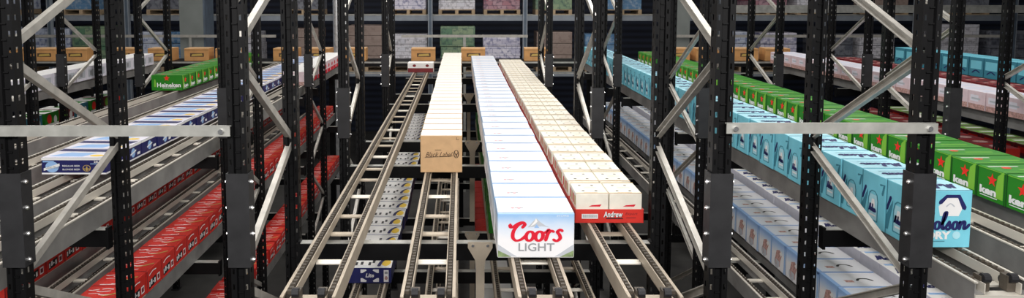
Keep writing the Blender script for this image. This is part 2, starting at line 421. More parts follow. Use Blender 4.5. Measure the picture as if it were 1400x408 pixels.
make_lane(3.36, SB, 4.3, YB, 'lower grey lane carrying white cartons with blue script tops', 'grey', 4.6)
FL = [-5.75,-6.25,-6.72]
make_lane(FL[0], SA, 8.3, YB, 'distant grey lane carrying the white cartons at far left', 'grey', 8.6)
make_lane(FL[1], SA, 8.3, YB, 'distant empty grey lane behind the white cartons at far left', 'grey', 8.6)
make_lane(-7.15, SB, 10.5, YB+1.5, 'distant lower lane with mixed coloured trays at far left', 'grey', 10.8)
FR = [5.97,6.50,7.03]
make_lane(FR[0], SA, 7.0, YB, 'distant grey lane carrying the pale pink cartons at far right', 'grey', 7.2)
make_lane(FR[1], SA, 7.0, YB, 'distant grey lane with dark red trays just behind the pink cartons', 'grey', 7.2)
make_lane(FR[2], SA, 7.0, YB, 'distant grey lane with dark red trays second behind the pink cartons', 'grey', 7.2)
make_lane(8.2, SA, 9.6, YB, 'distant grey lane carrying the teal cartons at far right', 'grey', 9.8)
make_lane(7.42, SB, 9.6, YB, 'distant lower lane with crimson trays seen just above the right green cartons', 'grey', 9.8)
make_lane(8.00, SB, 9.6, YB, 'distant lower lane with pale green topped trays below the pink row', 'grey', 9.8)

# support beams under the lanes
def beam(x0, x1, y, h, label):
    w = x1-x0; r = empty('support_beam', ((x0+x1)/2, y, Z(h))); tag(r, label, 'beam', 'black beams under the lanes')
    b = MB(); b.box(-w/2+.06,w/2-.06,-.025,.025,-.11,-.004,M['black']); b.box(-w/2+.06,w/2-.06,-.03,.03,-.004,0,M['bar']); link('beam', b.data('beam'), r)  # pale strip on top paints the lit upper face of the black beam
    for s in (-1,1):
        c = MB(); c.box(min(s*(w/2-.062),s*(w/2-.046)),max(s*(w/2-.062),s*(w/2-.046)),-.03,.028,-.125,.01,M['black']); link('end_connector', c.data('end_connector'), r)
BY = [4.37, 6.36, 7.42, 9.94, 10.94, 13.0]
bw = ['nearest','second','third','fourth','fifth','farthest']
for nm, x0, x1, lv in (('middle lanes', -1.04, 1.215, ((HA,'upper'),(HB,'lower'),(HC,'lowest'))), ('left lanes', -4.43, -2.10, ((SA,'upper'),(SB,'lower'),(SC,'lowest'))), ('right lanes', 2.16, 4.38, ((SA,'upper'),(SB,'lower'),(SC,'lowest')))):
    for h, ln in lv:
        for y, q in zip(BY, bw):
            beam(x0, x1, y, h+RAILH['beige' if nm[0]=='m' else 'grey']+.013, 'black cross beam under the %s %s, %s from the front' % (ln, nm, q))
for nm, x0, x1 in (('far left lanes', -7.6, -5.50), ('far right lanes', 5.60, 9.0)):
    for h, ln in ((SA,'upper'),(SB,'lower')):
        for y, q in zip((9.94,10.94,13.0), ('nearest','middle','farthest')): beam(x0, x1, y, h+RAILH['grey']+.013, 'black cross beam under the %s %s, %s of three' % (ln, nm, q))

# flared hanger straps between lanes, hung from the beams
def hanger(X, y, h, drop, label):
    r = empty('hanger_strap', (X, y, Z(h))); tag(r, label, 'bracket', 'flared beige hangers')
    a = [(.075,0),(.075,-.035),(.032,-.11),(.026,-.16)]
    o = [(-u,v) for u,v in a] ; pts = a + [(.026,-drop),(-.026,-drop)] + o[::-1]
    b = MB(); n = len(pts)
    vs = [(u,-.004,v) for u,v in pts] + [(u,.004,v) for u,v in pts]
    b.mesh(vs, [tuple(range(n-1,-1,-1)), tuple(range(n,2*n))] + [(k,(k+1)%n,n+(k+1)%n,n+k) for k in range(n)], M['rail'])
    b.box(.018,.024,0,.03,-drop,-.12,M['rail']); link('strap', b.data('strap'), r)
    for u in (-.045,.045):
        c = MB(); c.cyl((u,-.012,-.02),(u,-.004,-.02),.009,M['steel'],8); link('bolt', c.data('bolt'), r)
hanger(.118, 4.325, HA+.09, .85, 'flared beige hanger strap beside the front of the mountain cartons')
hanger(.118, 7.385, HA+.09, .85, 'flared beige hanger strap behind the front brown carton, middle distance')
hanger(.118, 10.905, HA+.09, .85, 'flared beige hanger strap far back between brown and mountain rows')
hanger(.118, 7.385, HB+.09, .85, 'lower flared beige hanger strap seen below the upper lanes')

# ------------------------------------------------------------------ cartons
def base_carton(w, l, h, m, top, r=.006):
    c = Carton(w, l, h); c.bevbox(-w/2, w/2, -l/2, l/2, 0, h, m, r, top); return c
def seam(c, m): c.rect('top', -c.w/2+.01, c.w/2-.01, -.0015, .0015, m)

# white and blue mountain carton
CW, CL_, CH = .412, .296, .247
def coors_box():
    c = base_carton(CW, CL_, CH, M['coors'], M['coorstop'])
    c.rect('top', -.13, -.05, -.085, -.078, M['midgrey'])
    for k, (u, v) in enumerate(((-.12,-.06),(-.10,-.052),(-.085,-.062),(-.07,-.055))): c.disc('top', u, v, .010, .007, M['redink'] if k % 2 == 0 else M['grey'])
    for k in range(5): c.rect('top', .07+.022*k, .084+.022*k, -.085, -.075, M['midgrey'])
    c.rect('top', -.15, .16, .118, .128, M['midgrey']); c.rect('top',-.203,.203,-.146,-.138,M['gapshade']); c.rect('top',-.203,.203,.140,.146,M['gapshade'])
    c.rect('left', -.10,.10,.05,.12,M['midgrey'])
    return c
def coors_mountain(c):
    f = 'front'
    c.shape(f, [(-.045,.168),(-.02,.196),(.0,.218),(.006,.214),(.022,.198),(.05,.178),(.075,.168),(.03,.175)], M['midgrey'], 1)
    c.shape(f, [(-.032,.172),(-.01,.198),(0,.218),(.008,.2),(-.006,.186)], M['white'], 2)
    c.shape(f, [(-.010,.166),(.003,.186),(.018,.166)], M['sky'], 3)
def coors_hill(c, s):
        f = 'front'
        c.shape(f, [(s*.203,.008),(s*.203,.075),(s*.165,.05),(s*.125,.022),(s*.10,.008)], M['midgrey'], 1)
        c.shape(f, [(s*.203,.006),(s*.203,.042),(s*.17,.026),(s*.13,.006)], M['hill'], 2)
ME_COORS = coors_box().data('carton_box')
d = Carton(CW, CL_, CH); coors_mountain(d); ME_MTN = d.data('mountain_print')
ME_HILL = []
for s in (-1, 1):
    d = Carton(CW, CL_, CH); coors_hill(d, s); ME_HILL.append(d.data('hill_print'))
d = Carton(CW, CL_, CH); d.text('front','24 CANS',.11,.175,.227,.236,M['white'],2); ME_SMALL = d.data('small_print')
d = Carton(CW, CL_, CH); d.script('front', 'coors', -.150, .150, .094, .194, .0155, M['redink'], 4); ME_CT = d.data('script_lettering')
d = Carton(CW, CL_, CH); d.text('front', 'LIGHT', -.093, .100, .038, .082, M['grey'], 4, 0, .012); ME_LT = d.data('block_lettering')
yy = 3.817 + CL_/2
n = 0
while yy < 13.6:
    if n == 0:
        r = empty('mountain_beer_carton', (.402, yy, Z(HA))); tag(r, 'white and blue mountain carton with red script lettering, front of middle row', 'carton', 'mountain cartons in the middle lane')
        link('carton_box', ME_COORS, r); link('mountain_print', ME_MTN, r); link('small_print', ME_SMALL, r); [link('hill_print', q, r) for q in ME_HILL]; link('script_lettering', ME_CT, r)['label'] = 'red script lettering'; link('block_lettering', ME_LT, r)['label'] = 'grey block lettering'
    else:
        o = link('mountain_beer_carton', ME_COORS, None, (.402+random.uniform(-.004,.004), yy, Z(HA))); tag(o, 'white and blue carton, %s behind the red lettered front carton in middle lane' % nth(n), 'carton', 'mountain cartons in the middle lane')
    yy += .304 + random.uniform(0,.004); n += 1

def row(me, x, h, y0, y1, pitch, name, label, first_label, group, cat='carton', jit=.005, skip=()):
    """one object per carton, laid out front to back; returns the first"""
    y = y0; k = 0; out = []
    while y < y1:
        if k not in skip:
            o = link(name, me, None, (x+random.uniform(-jit,jit), y, Z(h)), (0,0,random.uniform(-.006,.006)))
            tag(o, first_label if k == 0 else label % nth(k+1), cat, group); out.append(o)
        y += pitch; k += 1
    return out

# brown cardboard cartons
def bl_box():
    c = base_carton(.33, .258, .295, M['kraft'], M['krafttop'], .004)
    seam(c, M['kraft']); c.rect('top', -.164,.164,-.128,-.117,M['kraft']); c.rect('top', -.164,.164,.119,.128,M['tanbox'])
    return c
ME_BL = bl_box().data('carton_box')
d = Carton(.33, .258, .295)
d.text('front', 'Black Label', -.125, .09, .125, .165, M['brown'], 2, .45, .006)
d.stroke('front', [(-.13,.12),(-.05,.125),(.04,.128),(.09,.135)], .005, M['brown']); d.rect('front', -.05,.0,.178,.183,M['brown'])
ME_BLT = d.data('script_lettering')
d = Carton(.33, .258, .295); d.stroke('front', ring(.118,.148,.018,.03), .006, M['brown']); d.stroke('front', [(.106,.16),(.118,.14),(.13,.16)], .005, M['brown']); d.rect('front',.113,.123,.125,.15,M['brown']); d.rect('front',.118,.122,.262,.282,M['brown']); d.rect('front',.122,.14,.262,.266,M['brown'])
ME_BLS = d.data('seal_emblem')
y = 5.69+.129; k = 0
while y < 13.62:
    if k == 0:
        r = empty('cardboard_beer_carton', (-.154, y, Z(HA))); tag(r, 'brown cardboard carton with dark script on its face, front of brown row', 'carton', 'brown cardboard cartons')
        link('carton_box', ME_BL, r); link('script_lettering', ME_BLT, r); link('seal_emblem', ME_BLS, r)
    else:
        o = link('cardboard_beer_carton', ME_BL, None, (-.154+random.uniform(-.004,.004), y, Z(HA))); tag(o, 'plain topped brown cardboard carton, %s from the front of the brown row' % nth(k+1), 'carton', 'brown cardboard cartons')
    y += .267; k += 1

# red trays holding cream wrapped packs
AW, AL = .425, .285
b = MB(); b.box(-AW/2,AW/2,-AL/2,AL/2,0,.004,M['red'])
for x0,x1,y0,y1 in ((-AW/2,AW/2,-AL/2,-AL/2+.004),(-AW/2,AW/2,AL/2-.004,AL/2),(-AW/2,-AW/2+.004,-AL/2,AL/2),(AW/2-.004,AW/2,-AL/2,AL/2)): b.box(x0,x1,y0,y1,.004,.085,M['red'])
ME_TRAY = b.data('tray')
def pack():
    c = Carton(AW-.016, AL-.030, .182); w, l = c.w, c.l
    for s in (-1,1): c.bevbox(min(s*.003,s*w/2), max(s*.003,s*w/2), -l/2, l/2, .006, .182, M['cream'], .006)
    for s in (-1,1):
        for (u,v) in ((-.045,-.07),(.035,-.07),(-.05,.055),(.03,.055)):
            c.disc('top', s*.106+u, v, .010, .009, M['ink'], 2, 10)
        c.rect('top', s*.106-.05, s*.106+.04, -.11,-.106, M['gold']); c.rect('top', s*.106-.03, s*.106+.05, 0,.004, M['gold'])
        c.shape('front', [(s*.106-.02,.098),(s*.106+.05,.098),(s*.106+.06,.112),(s*.106+.0,.107)], M['redink'])
    c.rect('top',-w/2,w/2,-l/2,-l/2+.010,M['kraft'],2); c.rect('top',-w/2,w/2,l/2-.010,l/2,M['gold'],2)
    for s in ('left','right'):
        for k in range(4): c.rect(s, -.11+.06*k, -.07+.06*k, .10, .16, M['gold'] if k%2 else M['red'])
    return c
ME_PACK = pack().data('wrapped_pack')
d = Carton(AW, AL, .182)
d.rect('front', -.17,-.07,.026,.056,M['white'])
for k in range(22): d.rect('front', -.163+.004*k, -.1615+.004*k + (.0012 if k%3==0 else 0), .033,.052,M['grey'],2)
ME_AB = d.data('barcode_label')
d = Carton(AW, AL, .182)
d.text('front', 'Andrew', -.032,.085,.034,.068,M['ink'],2,.1,.03); d.text('front', 'Andrew', -.035,.082,.036,.072,M['white'],3,.1,.02)
d.rect('front', -.02,.085,.024,.031,M['ink'],2); d.text('front','Export',.10,.175,.045,.066,M['darkred'],2,.2,.0); d.rect('front',.105,.165,.03,.034,M['darkred'],2)
ME_AT = d.data('brand_lettering')
y = 4.418+AL/2; k = 0
while y < 13.6:
    r = empty('canned_tray', (.915+random.uniform(-.004,.004), y, Z(HA)))
    tag(r, 'red tray of cream packs with white lettering, nearest in its row' if k == 0 else 'red tray of cream packs, %s from the front of its row' % nth(k+1), 'tray', 'red trays with cream packs')
    link('tray', ME_TRAY, r); link('wrapped_pack', ME_PACK, r)
    if k == 0: link('barcode_label', ME_AB, r); link('brand_lettering', ME_AT, r)
    y += .292+random.uniform(0,.006); k += 1

# lone tray at the head of the empty lane
d = base_carton(.46,.30,.17,M['paper'],M['paper']); d.rect('front',-.225,.225,.0,.075,M['darkred'])
for u in (-.11,.12): d.disc('front',u,.12,.03,.024,M['darkred'],2)
tag(link('canned_tray', d.data('canned_tray'), None, (-.72,13.15,Z(HA))), 'lone white pack in dark red tray at head of the empty middle lane', 'tray')

# navy and white flat cases on the lower lane
def ml():
    c = base_carton(.354,.262,.132,M['navy'],M['paper'],.004)
    c.disc('top', .125, -.02, .038,.075, M['yellow'],2); c.stroke('top',[(.07,-.10),(.085,.0),(.125,.075),(.165,.085)],.022,M['navy'],3)
    for u,v in ((-.13,-.05),(-.085,-.04),(-.02,-.05),(.01,.0)): c.rect('top',u,u+.022,v-.03,v+.04,M['ink'],2)
    c.rect('top',-.15,.03,-.10,-.09,M['midgrey'],2); c.rect('top',.12,.16,-.128,-.118,M['midgrey'],3)
    return c
ME_ML = ml().data('carton_box')
d = Carton(.354,.262,.132)
d.text('front','Lite',-.035,.035,.05,.085,M['white'],2,.25,.03)
for s in (-1,1):
    d.shape('front',[(s*.075,.118),(s*.03,.118),(s*.025,.108),(s*.06,.088),(s*.075,.088)],M['white'],2); d.shape('front',[(s*.075,.012),(s*.03,.012),(s*.025,.024),(s*.06,.044),(s*.075,.044)],M['white'],2)
d.rect('front',.115,.155,.012,.112,M['white'],2); d.rect('front',.122,.148,.08,.10,M['grey'],3); d.disc('front',.135,.045,.013,.016,M['rosy'],3)
ME_MLT = d.data('brand_lettering')
y = 5.82+.131; k = 0
while y < 13.5:
    if k == 0:
        r = empty('beer_case',(-.747,y,Z(HB))); tag(r,'navy and white flat case with white badge lettering, nearest of lower row','case','navy and white flat cases'); link('carton_box',ME_ML,r); link('brand_lettering',ME_MLT,r)
    else: tag(link('beer_case',ME_ML,None,(-.747+random.uniform(-.01,.01),y,Z(HB))),'navy and white flat case with yellow disc, %s of the lower middle row' % nth(k+1),'case','navy and white flat cases')
    y += .275; k += 1

# dark blue flat cases on the left
LW, LL, LH = .46,.29,.125
def lb():
    c = base_carton(LW,LL,LH,M['deepblue'],M['lav'],.003)
    for f,w in (('front',LW/2),('right',LL/2),('left',LL/2)):
        c.rect(f,-w,w,LH-.020,LH-.002,M['white']); c.rect(f,-w,w,.002,.014,M['white'])
    c.shape('top',[(-.20,-.11),(.05,-.12),(.10,.0),(-.10,.03)],M['sky']); c.disc('top',.14,-.085,.05,.03,M['yellow'],2)
    c.shape('top',[(-.22,.06),(.20,.03),(.22,.12),(-.22,.135)],M['deepblue'],2); c.rect('top',-.2,.15,.0,.015,M['white'],3)
    c.disc('right',0,.06,.035,.036,M['sky'],2); c.shape('right',[(-.05,.045),(.05,.065),(.05,.078),(-.05,.058)],M['white'],3); c.rect('right',.07,.12,.03,.05,M['white'],2)
    return c
ME_LB = lb().data('carton_box')
d = Carton(LW,LL,LH)
d.disc('front',-.155,.056,.048,.040,M['sky'],2,24); d.shape('front',[(-.215,.028),(-.10,.062),(-.10,.082),(-.215,.046)],M['white'],3); d.text('front','Labatt Blue',-.20,-.11,.044,.064,M['grey'],4)
ME_LBE = d.data('round_emblem')
d = Carton(LW,LL,LH)
d.text('front','REGULAR BEER',-.08,.045,.058,.070,M['white'],3,0,.01); d.text('front','BLONDE BEER',-.08,.045,.032,.044,M['white'],3,0,.01)
d.text('front','28',.145,.175,.086,.100,M['white'],3,0,.02); d.rect('front',.12,.185,.076,.081,M['sky'],3); d.rect('front',-.22,-.14,.09,.10,M['sky'],3)
ME_LBT = d.data('brand_lettering')
d = Carton(LW,LL,LH)
d.stroke('front',ring(.093,.047,.026,.022),.004,M['gold'],3); d.rect('front',.089,.098,.028,.06,M['gold'],3); d.rect('front',.07,.117,.038,.045,M['gold'],4)
ME_LBM = d.data('medal_emblem')
y = 5.146+LL/2; k = 0
while y < 13.5:
    if k == 0:
        r = empty('beer_case',(-2.77,y,Z(SA))); tag(r,'flat dark blue case with round blue emblem, front of the left row','case','flat dark blue cases'); link('carton_box',ME_LB,r); link('round_emblem',ME_LBE,r); link('brand_lettering',ME_LBT,r); link('medal_emblem',ME_LBM,r)
    else: tag(link('beer_case',ME_LB,None,(-2.77+random.uniform(-.008,.008),y,Z(SA))),'flat dark blue case with white edges, %s from the front of the left row' % nth(k+1),'case','flat dark blue cases')
    y += .30; k += 1

# aqua cartons
MW, MLn, MH = .30,.228,.298
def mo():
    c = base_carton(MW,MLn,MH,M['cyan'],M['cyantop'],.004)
    f='left'
    c.stroke(f,[(.045,.035),(.045,.15),(.035,.185),(.015,.20),(-.015,.20),(-.035,.185),(-.045,.15),(-.045,.035),(.045,.035)],.006,M['teal'],2,False)
    c.shape(f,[(-.04,.04),(.04,.04),(.04,.15),(.03,.18),(-.03,.18),(-.04,.15)],M['cyantop'],1)
    c.shape(f,[(-.02,.11),(-.012,.155),(.012,.155),(.022,.11)],M['white'],2); c.script(f,'molson',-.036,.036,.085,.125,.007,M['navy'],3); c.rect(f,-.03,.03,.06,.07,M['white'],2)
    c.shape(f,[(-.112,.03),(-.09,.03),(-.055,.17),(-.055,.20),(-.112,.10)],M['teal'],1); c.stroke(f,[(-.105,.14),(-.075,.21)],.016,M['navy'],2,False)
    c.rect(f,-.114,-.107,0,MH,M['teal'],3); c.rect('top',-.15,.15,-.114,-.106,M['teal'],1)
    c.stroke(f,[(.065,.25),(.10,.255),(.085,.20)],.014,M['teal'],2,False)
    c.script('top','molson',-.12,.12,-.07,.01,.013,M['navy'],2,flip=True); c.rect('top',-.10,.08,.05,.056,M['teal'],2)
    return c
ME_MO = mo().data('carton_box')
d = Carton(MW,MLn,MH); d.script('front','molson',-.108,.149,.095,.185,.013,M['navy'],3); ME_MOT = d.data('script_lettering')
d = Carton(MW,MLn,MH); d.text('front','DRY',-.075,.05,.045,.086,M['white'],3,0,.05); d.disc('front',.078,.066,.02,.02,M['cyantop'],3); d.rect('front',-.05,.02,.032,.036,M['teal'],3); ME_MOD = d.data('block_lettering')
d = Carton(MW,MLn,MH); d.shape('front',[(-.01,.165),(-.02,.215),(.02,.262),(.075,.262),(.105,.21),(.085,.165)],M['white'],1)
d.stroke('front',[(-.012,.235),(.02,.268),(.082,.268),(.113,.205)],.020,M['navy'],2,False); d.stroke('front',[(.02,.215),(.04,.23),(.06,.215)],.006,M['midgrey'],2); ME_MOB = d.data('badge_print')
y = 3.64+MLn/2; k = 0
while y < 13.5:
    if k == 0:
        r = empty('aqua_beer_carton',(2.45,y,Z(SA))); tag(r,'aqua carton with navy script and white badge, front of right row','carton','aqua cartons on the right'); link('carton_box',ME_MO,r); link('script_lettering',ME_MOT,r); link('block_lettering',ME_MOD,r); link('badge_print',ME_MOB,r)
    else: tag(link('aqua_beer_carton',ME_MO,None,(2.45+random.uniform(-.006,.006),y,Z(SA)),(0,0,random.uniform(-.012,.012))),'aqua carton with can picture, %s from the front of the right row' % nth(k+1),'carton','aqua cartons on the right')
    y += .237; k += 1

# green cartons with red star
HW, HL, HH = .41,.243,.205
def hk(side):
    c = base_carton(HW,HL,HH,M['green'],M['greentop'],.004)
    s = 'left' if side == 'R' else 'right'; q = 1 if side == 'R' else -1
    c.shape(s,[(q*.035,.03),(q*.105,.03),(q*.105,.21),(q*.055,.17)],M['lime'],1)
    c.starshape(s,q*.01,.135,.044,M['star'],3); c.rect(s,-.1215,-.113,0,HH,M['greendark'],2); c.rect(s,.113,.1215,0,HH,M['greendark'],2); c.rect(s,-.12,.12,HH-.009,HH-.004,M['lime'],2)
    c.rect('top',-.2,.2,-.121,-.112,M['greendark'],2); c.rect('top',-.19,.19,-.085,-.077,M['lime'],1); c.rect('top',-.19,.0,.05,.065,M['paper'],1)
    c.text(s,'ken',-.095 if side=='R' else -.06,.05 if side=='R' else .085,.035,.085,M['white'],3,0,.05); c.rect(s,-.09,.06,.022,.027,M['white'],2)
    c.disc('top',-.1,.02,.03,.02,M['star'],1,10); c.rect('top',-.05,.14,-.03,-.01,M['lime'],1); c.rect('top',-.19,.19,.10,.104,M['green'],1)
    return c
ME_HKR = hk('R').data('carton_box'); ME_HKL = hk('L').data('carton_box')
row(ME_HKR,3.52,SA,3.98,13.5,.25,'green_beer_carton','green carton with red star, %s from the near end of the right row','green carton with red star, nearest in the right row, cut by frame','right row of green cartons')
d = Carton(HW,HL,HH); d.starshape('front',-.0,.165,.042,M['star'],3); ME_HS = d.data('star_emblem')
d = Carton(HW,HL,HH); d.text('front','Heineken',-.13,.185,.045,.105,M['white'],3,0,.03); d.rect('front',-.06,.12,.03,.036,M['white'],2); ME_HT = d.data('brand_lettering')
d = Carton(HW,HL,HH); d.shape('front',[(-.17,.05),(-.145,.05),(-.145,.11),(-.152,.15),(-.163,.15),(-.17,.11)],M['lime'],2); ME_HB = d.data('bottle_print')
y = 9.66+HL/2; k = 0
while y < 13.5:
    if k == 0:
        r = empty('green_beer_carton',(-3.91,y,Z(SA))); tag(r,'green carton with red star and white lettering, front of left green row','carton','left row of green cartons'); link('carton_box',ME_HKL,r); link('star_emblem',ME_HS,r); link('brand_lettering',ME_HT,r); link('bottle_print',ME_HB,r)
    else: tag(link('green_beer_carton',ME_HKL,None,(-3.91,y,Z(SA))),'green carton with red star, %s from the front of the left green row' % nth(k+1),'carton','left row of green cartons')
    y += .25; k += 1

# silver blue cartons with horses, lower right
SW, SL, SH = .40,.262,.235
d = base_carton(SW,SL,SH,M['silver'],M['silvertop'],.005)
f='left'
d.disc(f,-.02,.05,.05,.045,M['midgrey'],1); d.shape(f,[(-.05,.08),(.04,.07),(.07,.13),(.03,.17),(-.03,.15)],M['rosy'],2); d.shape(f,[(.03,.14),(.06,.17),(.075,.15),(.055,.12)],M['white'],3); d.shape(f,[(-.05,.08),(-.035,.08),(-.02,.03),(-.03,.03)],M['rosy'],3); d.shape(f,[(.03,.08),(.045,.08),(.04,.03),(.03,.03)],M['rosy'],3)
d.rect(f,-.131,-.121,0,SH,M['gapshade'],2); d.rect(f,.110,.131,0,SH,M['sky'],1); d.rect(f,-.131,.131,SH-.02,SH-.002,M['sky'],1); d.rect('top',-.2,.2,-.131,-.120,M['gapshade'],2); d.rect('top',-.2,-.17,-.12,.131,M['sky'],1)
d.stroke('top',[(-.01,-.02),(.02,.012),(.07,.012),(.10,-.02)],.016,M['ink'],2); d.rect('top',-.16,.12,.085,.088,M['midgrey'],1); d.rect('top',-.10,-.04,-.05,-.01,M['rosy'],1)
row(d.data('beer_carton'),2.80,SB,4.75,13.5,.268,'silver_beer_carton','silver and blue carton with brown horses, %s of the lower right row','silver and blue carton with brown horses, nearest of the lower right row','silver blue cartons, lower right')
# white cartons with blue script tops behind them
d = base_carton(.34,.262,.20,M['lav'],M['paper'],.004)
d.script('top','molson',-.14,.12,-.06,.03,.014,M['navy'],2); d.rect('top',-.15,.15,.09,.12,M['sky'],1); d.disc('top',.1,.06,.03,.02,M['sky'],2)
row(d.data('beer_carton'),3.36,SB,4.75,13.5,.268,'white_beer_carton','white carton with navy script top, %s of the row beneath the aqua cartons','white carton with navy script top, nearest below the aqua cartons','white cartons below the aqua row')

# red cartons on the lower left
d = base_carton(.28,.262,.17,M['red'],M['red'],.005)
rr = random.Random(3)
for k in range(7):
    u = rr.uniform(-.12,.01); v = rr.uniform(-.11,.10); L = rr.uniform(.05,.11)
    d.stroke('top',[(u,v),(u+L*.4,v+rr.uniform(-.008,.012)),(u+L,v+rr.uniform(-.01,.014))],rr.uniform(.008,.014),M['white'],2)
d.rect('top',-.138,.138,-.130,-.122,M['darkred'],1); d.stroke('top',[(.02,-.03),(.07,-.01),(.12,.04)],.016,M['gold'],3)
f='right'
d.shape(f,[(-.10,.02),(.03,.03),(.03,.09),(-.10,.08)],M['ink'],1); [d.rect(f,-.095+.03*q,-.078+.03*q+.006*(q%2),.035+.008*(q%3),.062+.010*((q+1)%3),M['white'],2) for q in range(4)]; d.rect(f,.05,.10,.03,.085,M['white'],1); d.rect(f,.058,.092,.04,.075,M['darkred'],2); d.stroke(f,[(-.09,.125),(-.03,.14),(.03,.135)],.010,M['white'],2); d.rect(f,-.131,-.122,0,.17,M['darkred'],1)
ME_RED = d.data('beer_carton')
row(ME_RED,-2.50,SB,4.65,13.5,.27,'red_beer_carton','red carton with white script, %s of the nearer lower left row','red carton with white script, nearest of the nearer lower left row','nearer red row, lower left')
row(ME_RED,-3.47,SB,5.3,13.5,.27,'red_beer_carton','red carton with white script, %s of the farther lower left row','red carton with white script, nearest of the farther lower left row','farther red row, lower left')
row(ME_RED,-2.42,SC,5.6,13.5,.30,'red_beer_carton','red carton on the lowest left lane, %s from its front','red carton on the lowest left lane, nearest of them','red cartons on the lowest left lane')

# pink-white trays far back on the left lane
d = base_carton(.32,.27,.19,M['pink'],M['paper'],.004); d.rect('right',-.12,.12,.0,.06,M['redink']); d.rect('front',-.155,.155,0,.05,M['rosy']); d.disc('right',0,.11,.05,.03,M['redink'],2); d.disc('front',0,.11,.06,.04,M['white'],2)
row(d.data('pink_beer_carton'),-2.34,SA,10.35,13.5,.28,'pink_beer_carton','pink and white carton, %s from the front of the short left row','pink and white carton, nearest of the short row by left gangway','short pink and white row, left')

# far left white cartons and mixed trays
d = base_carton(.36,.28,.20,M['lav'],M['paper'],.004); d.rect('front',-.10,.10,.03,.10,M['midgrey']); d.rect('right',-.10,.10,.04,.15,M['midgrey']); d.rect('right',-.05,.02,.06,.13,M['grey'],2); d.rect('front',-.05,.05,.05,.09,M['grey'],2)
row(d.data('beer_carton'),-5.76,SA,8.6,13.3,.30,'white_beer_carton','white carton with grey panel, %s of the distant left row','white carton with grey panel, nearest of the distant left row','distant white cartons, left')
def mix(a, bcol, name):
    d = base_carton(.40,.42,.24,M[a],M['paper'],.004); d.disc('top',.05,.05,.12,.1,M['greentop']); d.rect('right',-.2,.2,.0,.05,M['paper']); d.disc('right',-.08,.13,.07,.08,M[bcol]); d.disc('right',.10,.10,.05,.07,M['paper'],2); d.disc('front',.05,.12,.08,.09,M[bcol]); d.disc('front',-.1,.1,.06,.07,M['paper'],2); return d.data(name)
mm = [mix('green','star','mixed_tray'), mix('darkred','lime','mixed_tray'), mix('teal','star','mixed_tray')]
for k in range(9):
    tag(link('mixed_tray',mm[k%3],None,(-7.15,10.8+.5*k,Z(SB))),('%s mixed tray with round prints, %s of the distant lower left row') % (('green','dark red','teal')[k%3], nth(k+1)),'tray','distant mixed trays, left')

# far right rows
d = base_carton(.42,.27,.205,M['pink'],M['lav'],.004); d.rect('left',-.13,.13,0,.06,M['rosy']); d.rect('left',-.10,.03,.09,.16,M['lav'],2); d.rect('left',-.08,.06,.11,.13,M['midgrey'],3); d.rect('front',-.2,.2,.0,.07,M['rosy']); d.text('front','Coors',-.15,.15,.08,.15,M['redink'],2,.2,.02); d.rect('top',-.15,.15,-.02,.0,M['sky'])
row(d.data('beer_carton'),5.97,SA,7.25,13.5,.28,'pink_beer_carton','pale pink and lavender carton, %s of the distant right row','pale pink and lavender carton, nearest of the distant right row','distant pink cartons, right')
d = base_carton(.42,.30,.12,M['darkred'],M['darkred'],.004)
for u in (-.14,-.05,.05,.14):
    for v in (-.08,.06): d.disc('top',u,v,.034,.04,M['rosy'] if (u>0)==(v>0) else M['ink'],1,10)
d.rect('left',-.1,.1,.03,.07,M['rosy'])
ME_DR = d.data('beer_tray')
row(ME_DR,6.50,SA,7.3,13.5,.33,'beer_tray','dark red flat tray, %s in the row right behind the pink cartons','dark red flat tray, nearest in the row right behind pink cartons','dark red trays behind the pink row','tray')
row(ME_DR,7.03,SA,7.3,13.5,.33,'beer_tray','dark red flat tray, %s in the second row behind the pink cartons','dark red flat tray, nearest in the second row behind pink cartons','second dark red tray row','tray')
d = base_carton(.42,.30,.14,M['red'],M['darkred'],.004); d.disc('left',-.05,.07,.05,.045,M['white']); d.disc('left',.09,.07,.03,.035,M['lime']); d.disc('top',0,0,.1,.08,M['rosy'])
row(d.data('beer_tray'),7.42,SB,9.98,13.5,.33,'crimson_beer_tray','crimson tray, %s in the lower row seen above the right green cartons','crimson tray, nearest in the lower row seen above right green cartons','crimson trays, lower far right','tray')
d = base_carton(.42,.30,.16,M['darkred'],M['hill'],.004); d.rect('top',-.18,.18,-.1,.06,M['lime']); d.rect('top',-.12,.14,-.06,.02,M['paper'],2); d.rect('left',-.1,.1,.04,.12,M['star'])
row(d.data('beer_tray'),8.00,SB,9.98,13.5,.33,'beer_tray','pale green topped tray, %s of the lower row below the pink cartons','pale green topped tray, nearest of the lower row below pink cartons','pale green trays, lower far right','tray')
d = base_carton(.40,.30,.30,M['teal'],M['cyan'],.004); d.rect('left',-.12,.12,.12,.25,M['cyan']); d.rect('front',-.18,.18,.05,.28,M['cyan']); d.text('front','Molson',-.15,.15,.13,.19,M['navy'],2,.3,.02); d.stroke('left',[(-.08,.06),(0,.10),(.08,.07)],.02,M['navy'],2)
row(d.data('beer_carton'),8.2,SA,9.98,13.5,.33,'teal_beer_carton','teal carton, %s of the distant row at far right','teal carton, nearest of the distant row at far right','distant teal cartons, right')

